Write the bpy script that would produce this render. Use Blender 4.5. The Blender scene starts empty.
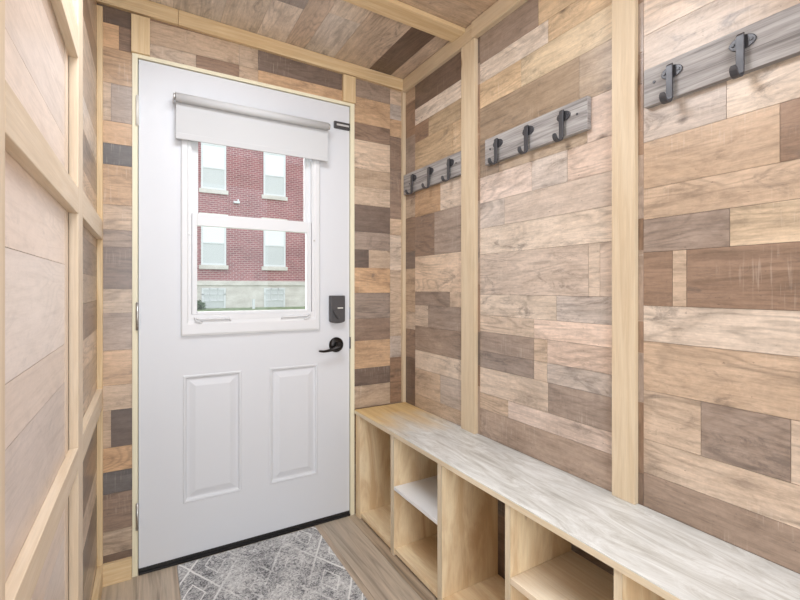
import bpy, bmesh, math, random
from mathutils import Vector
R = random.Random(7)
S = bpy.context.scene
C = bpy.context.collection

# ---------------------------------------------------------------- camera, sky, lights, exposure
CAM_H = 1.145
cam = bpy.data.cameras.new('camera')
cam_o = bpy.data.objects.new('camera', cam); C.objects.link(cam_o)
cam_o.location = (0, 0, CAM_H)
cam_o.rotation_euler = (math.pi / 2, 0, -math.atan((400 - 145.3) / 437.0))
cam.sensor_width = 36.0
cam.lens = 437.0 * 36.0 / 800.0
cam.shift_y = -11.5 / 800.0
cam.clip_start = 0.02
S.camera = cam_o

wd = bpy.data.worlds.new('overcast_sky'); S.world = wd; wd.use_nodes = True
bg = wd.node_tree.nodes['Background']
bg.inputs['Color'].default_value = (0.93, 0.97, 1.0, 1)
bg.inputs['Strength'].default_value = 1.1

def area(name, loc, target, sx, sy, power, col):
    l = bpy.data.lights.new(name, 'AREA'); l.shape = 'RECTANGLE'; l.size = sx; l.size_y = sy
    l.energy = power; l.color = col
    o = bpy.data.objects.new(name, l); C.objects.link(o); o.location = loc
    o.rotation_euler = (Vector(target) - Vector(loc)).to_track_quat('-Z', 'Y').to_euler()
    return o
area('bright_sky_over_street', (-0.6, 6.5, 5.2), (0.45, 2.0, 1.35), 4.0, 3.0, 1000, (0.97, 0.985, 1.0))
area('ceiling_lamp', (0.24, 1.05, 2.25), (0.24, 1.05, 0.0), 0.60, 0.60, 10, (0.90, 0.94, 1.0))
area('rear_fill', (0.08, -1.5, 1.25), (0.5, 1.5, 0.9), 0.74, 2.0, 19, (0.91, 0.945, 1.0))  # unseen fill light added behind the camera to lift the cubby shadows

S.view_settings.view_transform = 'Standard'
S.view_settings.look = 'None'
S.view_settings.exposure = 0.75
S.view_settings.gamma = 1.0
S.view_settings.use_curve_mapping = False

# ---------------------------------------------------------------- helpers
def lin(c):
    def f(v):
        v /= 255.0
        return v / 12.92 if v <= 0.04045 else ((v + 0.055) / 1.055) ** 2.4
    return tuple(f(v) for v in c[:3])

class MB:
    """collects shapes (with grain UVs and a per-face base colour) for ONE mesh object"""
    def __init__(s):
        s.bm = bmesh.new()
        s.uv = s.bm.loops.layers.uv.new('grain')
        s.cl = s.bm.loops.layers.float_color.new('tone')
    def face(s, pts, axis=1, col=(200, 200, 200), off=None, smooth=False):
        vs = [s.bm.verts.new(p) for p in pts]
        f = s.bm.faces.new(vs)
        s.paint(f, axis, lin(col), off or (R.uniform(0, 40), R.uniform(0, 40))); f.smooth = smooth
        return f
    def paint(s, f, axis, c, off):
        f.normal_update(); n = f.normal
        ax = [abs(n.x), abs(n.y), abs(n.z)]; k = ax.index(max(ax))
        rest = [i for i in range(3) if i != k]
        if axis in rest:
            a = axis; b = [i for i in rest if i != a][0]
        else: a, b = rest
        for l in f.loops:
            l[s.uv].uv = (l.vert.co[a] + off[0], l.vert.co[b] + off[1])
            l[s.cl] = (c[0], c[1], c[2], c[3] if len(c) > 3 else 1)
    def box(s, x0, x1, y0, y1, z0, z1, axis=1, col=(200, 200, 200)):
        off = (R.uniform(0, 40), R.uniform(0, 40)); c = lin(col) + tuple(col[3:4])
        P = [s.bm.verts.new((x, y, z)) for x in (x0, x1) for y in (y0, y1) for z in (z0, z1)]
        for q in ((0, 1, 3, 2), (4, 6, 7, 5), (0, 4, 5, 1), (2, 3, 7, 6), (0, 2, 6, 4), (1, 5, 7, 3)):
            s.paint(s.bm.faces.new([P[i] for i in q]), axis, c, off)
    def hexa(s, lo, hi, axis=0, col=(200, 200, 200)):
        """lo, hi: four points each (same winding, seen from above counter-clockwise)"""
        off = (R.uniform(0, 40), R.uniform(0, 40)); c = lin(col)
        a = [s.bm.verts.new(p) for p in lo]; b = [s.bm.verts.new(p) for p in hi]
        fs = [a[::-1], b] + [[a[i], a[(i + 1) % 4], b[(i + 1) % 4], b[i]] for i in range(4)]
        for f in fs: s.paint(s.bm.faces.new(f), axis, c, off)
    def tube(s, pts, r, n=12, cap=True, col=(200, 200, 200), smooth=True):
        pts = [Vector(p) for p in pts]; rr = r if isinstance(r, (list, tuple)) else [r] * len(pts)
        rings = []; prev = None
        for i, p in enumerate(pts):
            t = (pts[min(i + 1, len(pts) - 1)] - pts[max(i - 1, 0)]).normalized()
            if prev is None:
                a = t.orthogonal().normalized()
            else:
                a = (prev - t * prev.dot(t)).normalized()
            prev = a; b = t.cross(a)
            rings.append([s.bm.verts.new(p + (a * math.cos(2 * math.pi * k / n) + b * math.sin(2 * math.pi * k / n)) * rr[i]) for k in range(n)])
        c = lin(col)
        for i in range(len(rings) - 1):
            for k in range(n):
                f = s.bm.faces.new((rings[i][k], rings[i][(k + 1) % n], rings[i + 1][(k + 1) % n], rings[i + 1][k]))
                f.smooth = smooth; s.paint(f, 0, c, (0, 0))
        if cap:
            for q in (rings[0][::-1], rings[-1]):
                s.paint(s.bm.faces.new(q), 0, c, (0, 0))
    def prism(s, outline, o, u, v, w, depth, col=(200, 200, 200)):
        """outline of (a,b) in the frame o + a*u + b*v, pushed along w by depth"""
        o, u, v, w = Vector(o), Vector(u), Vector(v), Vector(w); c = lin(col)
        A = [s.bm.verts.new(o + u * a + v * b) for a, b in outline]
        B = [s.bm.verts.new(o + u * a + v * b + w * depth) for a, b in outline]
        n = len(A)
        for q in [A[::-1], B] + [[A[i], A[(i + 1) % n], B[(i + 1) % n], B[i]] for i in range(n)]:
            s.paint(s.bm.faces.new(q), 0, c, (0, 0))
    def build(s, name, m, parent=None, bevel=0.0, seg=2):
        bmesh.ops.recalc_face_normals(s.bm, faces=s.bm.faces[:])
        me = bpy.data.meshes.new(name); s.bm.to_mesh(me); s.bm.free()
        me.materials.append(m)
        o = bpy.data.objects.new(name, me); C.objects.link(o)
        if parent: o.parent = parent
        if bevel:
            b = o.modifiers.new('edge_rounding', 'BEVEL'); b.width = bevel; b.segments = seg
            b.limit_method = 'ANGLE'; b.angle_limit = math.radians(40)
        return o

def thing(name, label, cat, loc=(0, 0, 0), group=None):
    o = bpy.data.objects.new(name, None); C.objects.link(o); o.location = loc
    o.empty_display_size = 0.05
    o['label'] = label; o['category'] = cat
    if group: o['group'] = group
    return o
def tag(o, label, cat, group=None, kind=None):
    o['label'] = label; o['category'] = cat
    if group: o['group'] = group
    if kind: o['kind'] = kind
    return o
def struct(o, label, cat):
    o['kind'] = 'structure'; o['label'] = label; o['category'] = cat
    return o
def attach(o, parent):
    """child keeps world coordinates of its mesh under a parent empty that is away from the origin"""
    o.parent = parent
    for v in o.data.vertices: v.co -= parent.location
    return o

# ---------------------------------------------------------------- materials
class NT:
    def __init__(s, name):
        s.m = bpy.data.materials.new(name); s.m.use_nodes = True
        s.t = s.m.node_tree; s.b = s.t.nodes['Principled BSDF']; s.out = s.t.nodes['Material Output']
    def n(s, kind, **kw):
        x = s.t.nodes.new(kind)
        for k, v in kw.items(): setattr(x, k, v)
        return x
    def l(s, a, b): s.t.links.new(a, b)
    def math(s, op, a, b=None, c=None, clamp=False):
        x = s.n('ShaderNodeMath', operation=op); x.use_clamp = clamp
        for i, v in enumerate((a, b, c)):
            if v is None: continue
            if hasattr(v, 'links'): s.l(v, x.inputs[i])
            else: x.inputs[i].default_value = v
        return x.outputs[0]
    def noise(s, vec, sx, sy, scale=1.0, detail=4, rough=0.6, dist=0.0, sz=1.0):
        mp = s.n('ShaderNodeMapping'); s.l(vec, mp.inputs['Vector']); mp.inputs['Scale'].default_value = (sx, sy, sz)
        x = s.n('ShaderNodeTexNoise'); s.l(mp.outputs[0], x.inputs['Vector'])
        x.inputs['Scale'].default_value = scale; x.inputs['Detail'].default_value = detail
        x.inputs['Roughness'].default_value = rough; x.inputs['Distortion'].default_value = dist
        return x.outputs[0]
    def ramp(s, f, stops):
        x = s.n('ShaderNodeValToRGB'); s.l(f, x.inputs[0]); e = x.color_ramp.elements
        while len(e) < len(stops): e.new(0.5)
        for el, (p, c) in zip(e, stops):
            el.position = p
            el.color = (c, c, c, 1) if not isinstance(c, (tuple, list)) else (*c, 1)
        return x.outputs[0]
    def mix(s, f, a, b, mode='MIX'):
        x = s.n('ShaderNodeMix', data_type='RGBA', blend_type=mode)
        for i, v in ((0, f), (6, a), (7, b)):
            if hasattr(v, 'links'): s.l(v, x.inputs[i])
            elif i == 0: x.inputs[0].default_value = v
            else: x.inputs[i].default_value = (*v, 1) if len(v) == 3 else v
        return x.outputs[2]
    def bump(s, h, strength, dist):
        x = s.n('ShaderNodeBump'); s.l(h, x.inputs['Height'])
        x.inputs['Strength'].default_value = strength; x.inputs['Distance'].default_value = dist
        s.l(x.outputs[0], s.b.inputs['Normal'])

def plain(name, col, rough=0.5, metal=0.0, spec=0.5):
    t = NT(name); t.b.inputs['Base Color'].default_value = (*lin(col), 1)
    n = t.noise(t.n('ShaderNodeTexCoord').outputs['Object'], 30, 30, 1.0, 3, sz=30)
    r = t.ramp(n, [(0.3, max(0, rough - 0.06)), (0.7, min(1, rough + 0.06))]); t.l(r, t.b.inputs['Roughness'])
    t.b.inputs['Metallic'].default_value = metal; t.b.inputs['Specular IOR Level'].default_value = spec
    return t.m

def plank_mat():
    """printed reclaimed-board panelling: per-plank tone, grain, saw marks, smudges and knots"""
    t = NT('reclaimed_plank'); uv = t.n('ShaderNodeUVMap', uv_map='grain').outputs[0]
    vc = t.n('ShaderNodeVertexColor', layer_name='tone'); tone = vc.outputs[0]
    streak = t.ramp(t.noise(uv, 4.5, 55, 1.0, 6, 0.72, 0.9), [(0.28, 0.70), (0.50, 1.0), (0.74, 1.15)])
    fine = t.ramp(t.noise(uv, 22, 240, 1.0, 3, 0.6), [(0.3, 0.90), (0.7, 1.07)])
    c = t.mix(1.0, tone, streak, 'MULTIPLY'); c = t.mix(1.0, c, fine, 'MULTIPLY')
    blot = t.ramp(t.noise(uv, 4.6, 11, 1.0, 6, 0.70, 0.9), [(0.29, (0.60, 0.585, 0.58)), (0.42, (0.90, 0.885, 0.87)), (0.54, (1.02, 1.02, 1.02)), (0.72, (1.16, 1.16, 1.16))])
    c = t.mix(1.0, c, blot, 'MULTIPLY')
    ringf = t.math('SINE', t.math('MULTIPLY', t.noise(uv, 1.5, 8.0, 1.0, 2, 0.45, 0.5), 95.0))
    gm = t.ramp(t.noise(uv, 1.7, 5, 1.0, 2), [(0.45, 0.0), (0.58, 1.0)])
    c = t.mix(t.math('MULTIPLY', gm, 0.75), c, t.mix(1.0, c, t.ramp(t.math('MULTIPLY_ADD', ringf, 0.5, 0.5), [(0.0, 0.74), (0.40, 1.0), (1.0, 1.06)]), 'MULTIPLY'))
    saw = t.ramp(t.noise(uv, 170, 9, 1.0, 2, 0.6), [(0.56, 0.0), (0.68, 1.0)])
    sawm = t.ramp(t.noise(uv, 3.0, 6, 1.0, 2), [(0.50, 0.0), (0.62, 1.0)])
    c = t.mix(t.math('MULTIPLY', t.math('MULTIPLY', saw, sawm), 0.20), c, lin((232, 220, 206)))
    sm = t.ramp(t.noise(uv, 7.5, 17, 1.0, 6, 0.75, 1.0), [(0.535, 0.0), (0.66, 1.0)])
    smm = t.ramp(t.noise(uv, 2.3, 4.5, 1.0, 2, 0.5), [(0.46, 0.0), (0.60, 1.0)])
    c = t.mix(t.math('MULTIPLY', t.math('MULTIPLY', sm, smm), 0.62), c, lin((98, 88, 82)))
    dots = t.ramp(t.noise(uv, 85, 130, 1.0, 2, 0.5), [(0.70, 0.0), (0.76, 1.0)])
    c = t.mix(t.math('MULTIPLY', dots, 0.5), c, lin((88, 74, 64)))
    grain = t.ramp(t.noise(uv, 60, 90, 1.0, 3, 0.7), [(0.3, 0.90), (0.7, 1.08)])
    c = t.mix(1.0, c, grain, 'MULTIPLY')
    # knots: sparse round dark spots with a ring
    mp = t.n('ShaderNodeMapping'); t.l(uv, mp.inputs[0]); mp.inputs['Scale'].default_value = (3.2, 5.4, 1)
    vo = t.n('ShaderNodeTexVoronoi'); t.l(mp.outputs[0], vo.inputs['Vector']); vo.inputs['Scale'].default_value = 1.0
    wob = t.math('ADD', vo.outputs['Distance'], t.math('MULTIPLY', t.noise(uv, 60, 90, 1.0, 2), 0.05))
    kn = t.ramp(wob, [(0.045, 1.0), (0.095, 0.0)])
    keep = t.ramp(vo.outputs['Color'], [(0.46, 0.0), (0.49, 1.0)])
    c = t.mix(t.math('MULTIPLY', t.math('MULTIPLY', kn, keep), 0.65), c, lin((66, 50, 40)))
    # pale scuffs
    sc = t.ramp(t.noise(uv, 75, 24, 1.0, 4, 0.75), [(0.66, 0.0), (0.74, 1.0)])
    scm = t.ramp(t.noise(uv, 4, 7, 1.0, 2), [(0.5, 0.0), (0.65, 1.0)])
    c = t.mix(t.math('MULTIPLY', t.math('MULTIPLY', sc, scm), 0.35), c, lin((225, 212, 196)))
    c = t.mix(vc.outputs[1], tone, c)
    t.l(c, t.b.inputs['Base Color'])
    t.l(t.ramp(streak, [(0.6, 0.42), (1.0, 0.30)]), t.b.inputs['Roughness'])
    t.b.inputs['Specular IOR Level'].default_value = 0.6
    t.bump(t.noise(uv, 14, 120, 1.0, 4, 0.6), 0.12, 0.002)
    return t.m

def pine_mat(name, base, dark, streak=0.5, rough=0.5, knots=True, freq=(1.8, 34)):
    t = NT(name); uv = t.n('ShaderNodeUVMap', uv_map='grain').outputs[0]
    g = t.noise(uv, freq[0], freq[1], 1.0, 5, 0.62, 1.2)
    c = t.mix(t.math('MULTIPLY', t.ramp(g, [(0.40, 1.0), (0.62, 0.0)]), streak), lin(base), lin(dark))
    f = t.ramp(t.noise(uv, 12, 300, 1.0, 2), [(0.3, 0.93), (0.7, 1.04)])
    c = t.mix(1.0, c, f, 'MULTIPLY')
    if knots:
        mp = t.n('ShaderNodeMapping'); t.l(uv, mp.inputs[0]); mp.inputs['Scale'].default_value = (1.9, 6.5, 1)
        vo = t.n('ShaderNodeTexVoronoi'); t.l(mp.outputs[0], vo.inputs['Vector']); vo.inputs['Scale'].default_value = 1.0
        kn = t.ramp(vo.outputs['Distance'], [(0.03, 1.0), (0.07, 0.0)])
        keep = t.ramp(vo.outputs['Color'], [(0.60, 0.0), (0.63, 1.0)])
        c = t.mix(t.math('MULTIPLY', t.math('MULTIPLY', kn, keep), 0.7), c, lin((140, 95, 55)))
    t.l(c, t.b.inputs['Base Color'])
    t.b.inputs['Roughness'].default_value = rough
    t.bump(g, 0.06, 0.002)
    return t.m

def seat_top_mat():
    """bench top: mottled grey-white boards, changing to honey wood at the far end"""
    t = NT('grey_to_honey_board'); uv = t.n('ShaderNodeUVMap', uv_map='grain').outputs[0]
    ob = t.n('ShaderNodeTexCoord').outputs['Object']
    sx = t.n('ShaderNodeSeparateXYZ'); t.l(ob, sx.inputs[0])
    g = t.noise(uv, 2.2, 38, 1.0, 5, 0.65, 0.8)
    honey = t.mix(t.ramp(g, [(0.38, 0.55), (0.6, 0.0)]), lin((226, 196, 140)), lin((190, 150, 95)))
    pale_grey = t.ramp(t.noise(uv, 3.6, 17, 1.0, 6, 0.75, 1.6), [(0.30, lin((164, 162, 156))), (0.44, lin((198, 198, 194))), (0.60, lin((224, 226, 225)))])
    cool = t.ramp(t.noise(uv, 5, 12, 1.0, 3), [(0.5, 0.0), (0.7, 1.0)])
    pale_grey = t.mix(t.math('MULTIPLY', cool, 0.45), pale_grey, lin((180, 181, 178)))
    edge = t.math('ADD', sx.outputs[1], t.math('MULTIPLY', t.noise(uv, 4, 12, 1.0, 4), 0.5))
    k = t.math('SUBTRACT', 1.0, t.math('MULTIPLY_ADD', edge, 3.0, -2.4, clamp=True), clamp=True)
    c = t.mix(k, honey, pale_grey)
    t.l(c, t.b.inputs['Base Color']); t.b.inputs['Roughness'].default_value = 0.42
    t.bump(g, 0.12, 0.002)
    return t.m

def floor_mat():
    t = NT('vinyl_plank_floor'); uv = t.n('ShaderNodeUVMap', uv_map='grain').outputs[0]
    tone = t.n('ShaderNodeVertexColor', layer_name='tone').outputs[0]
    g = t.ramp(t.noise(uv, 1.3, 26, 1.0, 5, 0.6, 1.2), [(0.33, 0.46), (0.47, 0.98), (0.66, 1.34)])
    c = t.mix(1.0, tone, g, 'MULTIPLY')
    p = t.ramp(t.noise(uv, 1.0, 9, 1.0, 3, 0.5, 0.8), [(0.40, 0.0), (0.62, 1.0)])
    c = t.mix(t.math('MULTIPLY', p, 0.45), c, lin((196, 184, 166)))
    f = t.ramp(t.noise(uv, 9, 200, 1.0, 2), [(0.3, 0.9), (0.7, 1.06)])
    c = t.mix(1.0, c, f, 'MULTIPLY')
    t.l(c, t.b.inputs['Base Color']); t.b.inputs['Roughness'].default_value = 0.42
    t.bump(f, 0.05, 0.001)
    return t.m

def rug_mat():
    t = NT('distressed_rug'); uv = t.n('ShaderNodeUVMap', uv_map='grain').outputs[0]
    ob = t.n('ShaderNodeTexCoord').outputs['Object']; uv = ob
    warp = t.noise(uv, 14, 14, 1.0, 3)
    sx = t.n('ShaderNodeSeparateXYZ'); t.l(uv, sx.inputs[0])
    x = t.math('ADD', sx.outputs[0], t.math('MULTIPLY_ADD', warp, 0.010, -0.005)); y = t.math('MULTIPLY', sx.outputs[1], 1 / 1.8)
    P = 0.1875
    a = t.math('MULTIPLY_ADD', t.math('ADD', x, y), 1 / P, 0.5 - 1.144 / P)
    b = t.math('MULTIPLY_ADD', t.math('SUBTRACT', x, y), 1 / P, 0.5 + 0.8325 / P)
    def cell(v): return t.math('ABSOLUTE', t.math('SUBTRACT', t.math('FRACT', v), 0.5))
    ca, cb = cell(a), cell(b)
    line = t.math('MAXIMUM', ca, cb)
    l1 = t.ramp(line, [(0.470, 0.0), (0.482, 1.0)])
    ring = t.math('ABSOLUTE', t.math('SUBTRACT', line, 0.20))
    l2 = t.ramp(ring, [(0.008, 1.0), (0.020, 0.0)])
    lines = t.math('MAXIMUM', l1, l2)
    wear = t.ramp(t.noise(uv, 7, 7, 1.0, 4, 0.6), [(0.46, 0.0), (0.60, 1.0)])
    side = t.math('MULTIPLY_ADD', t.math('ABSOLUTE', t.math('SUBTRACT', sx.outputs[0], 0.43)), 5.0, -0.3, clamp=True)
    lines = t.math('MULTIPLY', lines, t.math('MAXIMUM', side, t.math('MULTIPLY', wear, 0.5), clamp=True))
    big = t.noise(uv, 8, 8, 1.0, 4, 0.6)
    sm = t.noise(uv, 46, 46, 1.0, 5, 0.72, 2.2)
    fi = t.noise(uv, 160, 160, 1.0, 3, 0.7, 1.0)
    mot = t.math('ADD', t.math('MULTIPLY', big, 0.24), t.math('ADD', t.math('MULTIPLY', sm, 0.52), t.math('MULTIPLY', fi, 0.24)))
    c = t.ramp(mot, [(0.40, lin((84, 84, 87))), (0.46, lin((142, 142, 144))), (0.515, lin((190, 190, 190))), (0.59, lin((222, 222, 220)))])
    c = t.mix(t.math('MULTIPLY', lines, 0.95), c, lin((236, 236, 234)))
    t.l(c, t.b.inputs['Base Color']); t.b.inputs['Roughness'].default_value = 0.95
    t.b.inputs['Specular IOR Level'].default_value = 0.1
    t.bump(t.noise(uv, 420, 420, 1.0, 2), 0.4, 0.002)
    return t.m

def brick_mat():
    t = NT('red_brick'); uv = t.n('ShaderNodeUVMap', uv_map='grain').outputs[0]
    br = t.n('ShaderNodeTexBrick'); t.l(uv, br.inputs['Vector'])
    br.inputs['Color1'].default_value = (*lin((166, 104, 108)), 1); br.inputs['Color2'].default_value = (*lin((146, 92, 98)), 1)
    br.inputs['Mortar'].default_value = (*lin((186, 160, 160)), 1)
    br.inputs['Scale'].default_value = 1.0; br.inputs['Mortar Size'].default_value = 0.012
    br.inputs['Brick Width'].default_value = 0.235; br.inputs['Row Height'].default_value = 0.085
    v = t.ramp(t.noise(uv, 0.9, 0.9, 1.0, 4), [(0.35, 0.86), (0.65, 1.12)])
    t.l(t.mix(1.0, br.outputs[0], v, 'MULTIPLY'), t.b.inputs['Base Color']); t.b.inputs['Roughness'].default_value = 0.9
    return t.m

def stone_mat():
    t = NT('pale_stone'); ob = t.n('ShaderNodeTexCoord').outputs['Object']
    c = t.ramp(t.noise(ob, 1.4, 1.4, 1.0, 5, sz=3), [(0.35, lin((200, 194, 188))), (0.65, lin((226, 221, 216)))])
    t.l(c, t.b.inputs['Base Color']); t.b.inputs['Roughness'].default_value = 0.9
    return t.m

def grass_mat():
    t = NT('lawn_grass'); ob = t.n('ShaderNodeTexCoord').outputs['Object']
    c = t.ramp(t.noise(ob, 3, 3, 1.0, 5), [(0.35, lin((104, 124, 92))), (0.65, lin((150, 164, 130)))])
    t.l(c, t.b.inputs['Base Color']); t.b.inputs['Roughness'].default_value = 0.95
    return t.m

def rack_mat():
    t = NT('weathered_grey_board'); uv = t.n('ShaderNodeUVMap', uv_map='grain').outputs[0]
    g = t.noise(uv, 3.0, 70, 1.0, 5, 0.65, 0.8)
    c = t.ramp(g, [(0.30, lin((104, 100, 98))), (0.45, lin((146, 142, 140))), (0.62, lin((178, 175, 173)))])
    t.l(c, t.b.inputs['Base Color']); t.b.inputs['Roughness'].default_value = 0.6
    t.bump(g, 0.3, 0.002)
    return t.m

def glass_mat():
    t = NT('clear_glass')
    tr = t.n('ShaderNodeBsdfTransparent'); tr.inputs[0].default_value = (0.96, 0.97, 0.97, 1)
    gl = t.n('ShaderNodeBsdfGlossy'); gl.inputs['Roughness'].default_value = 0.02
    fr = t.n('ShaderNodeFresnel'); fr.inputs[0].default_value = 1.45
    mx = t.n('ShaderNodeMixShader'); t.l(fr.outputs[0], mx.inputs[0]); t.l(tr.outputs[0], mx.inputs[1]); t.l(gl.outputs[0], mx.inputs[2])
    t.l(mx.outputs[0], t.out.inputs[0])
    return t.m

def fabric_mat():
    t = NT('shade_fabric'); t.b.inputs['Base Color'].default_value = (*lin((203, 205, 207)), 1); t.b.inputs['Roughness'].default_value = 0.9
    ob = t.n('ShaderNodeTexCoord').outputs['Object']
    t.bump(t.noise(ob, 900, 900, 1.0, 1, sz=900), 0.15, 0.001)
    return t.m

M = dict(
    pine_lit=pine_mat('lit_pale_pine', (228, 210, 186), (208, 184, 152), 0.5),  # lighter copy of the pale pine: strong light on left battens put into colour
    plank=plank_mat(), pine=pine_mat('pale_pine', (216, 198, 170), (196, 172, 138), 0.5),
    pine2=pine_mat('golden_pine', (228, 204, 164), (202, 168, 120), 0.6),
    honey=pine_mat('honey_plywood', (246, 226, 190), (212, 178, 134), 0.75, 0.45, True, (2.2, 11)),
    paleshelf=pine_mat('pale_shelf_board', (238, 222, 198), (216, 190, 156), 0.5, 0.5),
    jamb=pine_mat('primed_jamb', (236, 230, 204), (228, 218, 184), 0.3, 0.5, False),
    ply_edge=pine_mat('plywood_edge', (226, 212, 186), (206, 186, 152), 0.5, 0.5, False),
    pale_grey=seat_top_mat(), floor=floor_mat(), rug=rug_mat(), rack=rack_mat(), brick=brick_mat(), stone=stone_mat(),
    grass=grass_mat(), glass=glass_mat(), fabric=fabric_mat(),
    door=plain('white_door_paint', (216, 219, 224), 0.42), vinyl=plain('white_vinyl', (222, 224, 227), 0.35),
    whiteboard=plain('white_shelf_paint', (240, 240, 240), 0.4),
    rubber=plain('black_rubber', (30, 29, 29), 0.5), black=plain('oil_rubbed_bronze', (46, 43, 42), 0.33, 0.85),
    iron=plain('dark_iron', (72, 72, 76), 0.36, 0.2), keypad=plain('charcoal_plastic', (70, 68, 70), 0.4),
    steel=plain('satin_steel', (190, 188, 184), 0.35, 0.9), hingewhite=plain('painted_hinge', (228, 226, 220), 0.4),
    grey=plain('light_grey_plastic', (190, 190, 190), 0.5), blind=plain('window_blind', (240, 242, 244), 0.8),
    pane=plain('street_window_pane', (206, 209, 211), 0.3), leaf=plain('shrub_leaf', (84, 104, 78), 0.7),
    gap=plain('dark_gap', (62, 50, 42), 0.9))

# ---------------------------------------------------------------- the room's measures
XL, XR, YD, T = -0.160, 1.213, 2.037, 0.019
YB = -1.0
DX0, DX1, DZ1 = -0.045, 0.916, 2.080          # door opening in the far wall
def zc(x): return 2.270 + (1.194 - x) * 0.026  # the ceiling dips a little to the right
def V(c):
    d = R.uniform(-9, 9); w = R.uniform(-3, 3)
    return (c[0] + d + w, c[1] + d, c[2] + d - w) + tuple(c[3:4])
CREAM, LTAN, TAN, OTAN, PINK = (220, 204, 187), (206, 185, 164), (192, 169, 146), (198, 163, 128), (212, 192, 177)
GTAN, TAUPE, BROWN, DARK, BLUE = (196, 181, 168), (160, 142, 128), (146, 121, 102), (118, 101, 90), (104, 99, 97)
YTAN = (198, 174, 143)
G = 0.0005

def planks_x(mb, x, rows, sign, z_is=2):
    """rows: (z0, z1, [(y0, y1, colour)...]) on a wall facing along x; sign = direction the face looks"""
    for z0, z1, cells in rows:
        for y0, y1, c in cells:
            a, b = sorted((x, x + sign * -0.004))
            mb.box(a, b, min(y0, y1) + G, max(y0, y1) - G, z0 + G, z1 - G, 1, V(c))
def planks_y(mb, y, rows):
    for z0, z1, cells in rows:
        for x0, x1, c in cells:
            mb.box(min(x0, x1) + G, max(x0, x1) - G, y, y + 0.004, z0 + G, z1 - G, 0, V(c))

# ---------------------------------------------------------------- floor
mb = MB(); mb.box(XL - 0.1, XR + 0.1, YB, YD + 0.13, -0.08, -0.004, 1, (90, 80, 70))
xs = [XL - 0.1 + 0.004, -0.03, 0.122, 0.274, 0.426, 0.578, 0.73, 0.882, 1.034, 1.186, XR + 0.096]
tones = [(172, 152, 130), (182, 166, 148), (170, 156, 142), (180, 162, 142), (176, 166, 154), (172, 154, 136), (184, 170, 154), (170, 152, 132), (178, 162, 144), (172, 156, 138)]
for i in range(len(xs) - 1):
    cut = R.uniform(0.2, 1.4)
    for y0, y1 in ((YB, cut), (cut, YD + 0.12)):
        mb.box(xs[i] + 0.0005, xs[i + 1] - 0.0005, y0 + 0.0005, y1 - 0.0005, -0.006, 0.0, 1, V(tones[i]))
struct(mb.build('floor', M['floor']), 'grey brown vinyl plank floor of the entry', 'floor')

# ---------------------------------------------------------------- right wall
mb = MB(); mb.box(XR + 0.004, XR + 0.1, YB, YD + 0.1, 0, 2.34, 1, DARK)
BENCH_Z = 0.533
b1, b2, b3 = 1.475, 0.768, YB
e1 = 1.925
rows1 = [(2.075, 2.33, [(e1, b1, DARK)]), (1.992, 2.075, [(e1, b1, CREAM)]),
    (1.90, 1.992, [(e1, 1.80, BROWN), (1.80, b1, YTAN)]), (1.73, 1.90, [(e1, 1.60, YTAN), (1.60, b1, YTAN)]),
    (1.515, 1.73, [(e1, 1.70, OTAN), (1.70, b1, LTAN)]), (1.309, 1.515, [(e1, 1.75, BROWN), (1.75, b1, TAUPE)]),
    (1.129, 1.309, [(e1, b1, LTAN)]), (1.06, 1.129, [(e1, 1.624, TAUPE), (1.624, b1, LTAN)]),
    (0.953, 1.06, [(e1, 1.805, LTAN), (1.805, b1, TAUPE)]), (0.827, 0.953, [(e1, b1, TAUPE)]),
    (0.735, 0.827, [(e1, b1, CREAM)]), (0.60, 0.735, [(e1, 1.70, TAN), (1.70, b1, GTAN)]),
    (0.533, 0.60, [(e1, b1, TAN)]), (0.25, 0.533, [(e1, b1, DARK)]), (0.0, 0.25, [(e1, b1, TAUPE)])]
rows1 += [(a, b, [(YD, e1, c)]) for a, b, c in ((2.13, 2.33, TAN), (1.95, 2.13, BROWN), (1.75, 1.95, TAUPE), (1.62, 1.75, BROWN),
    (1.52, 1.62, TAN), (1.34, 1.52, BROWN), (1.25, 1.34, DARK), (1.02, 1.25, TAN), (0.93, 1.02, LTAN), (0.78, 0.93, BROWN), (0.533, 0.78, DARK), (0.0, 0.533, TAUPE))]
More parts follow.
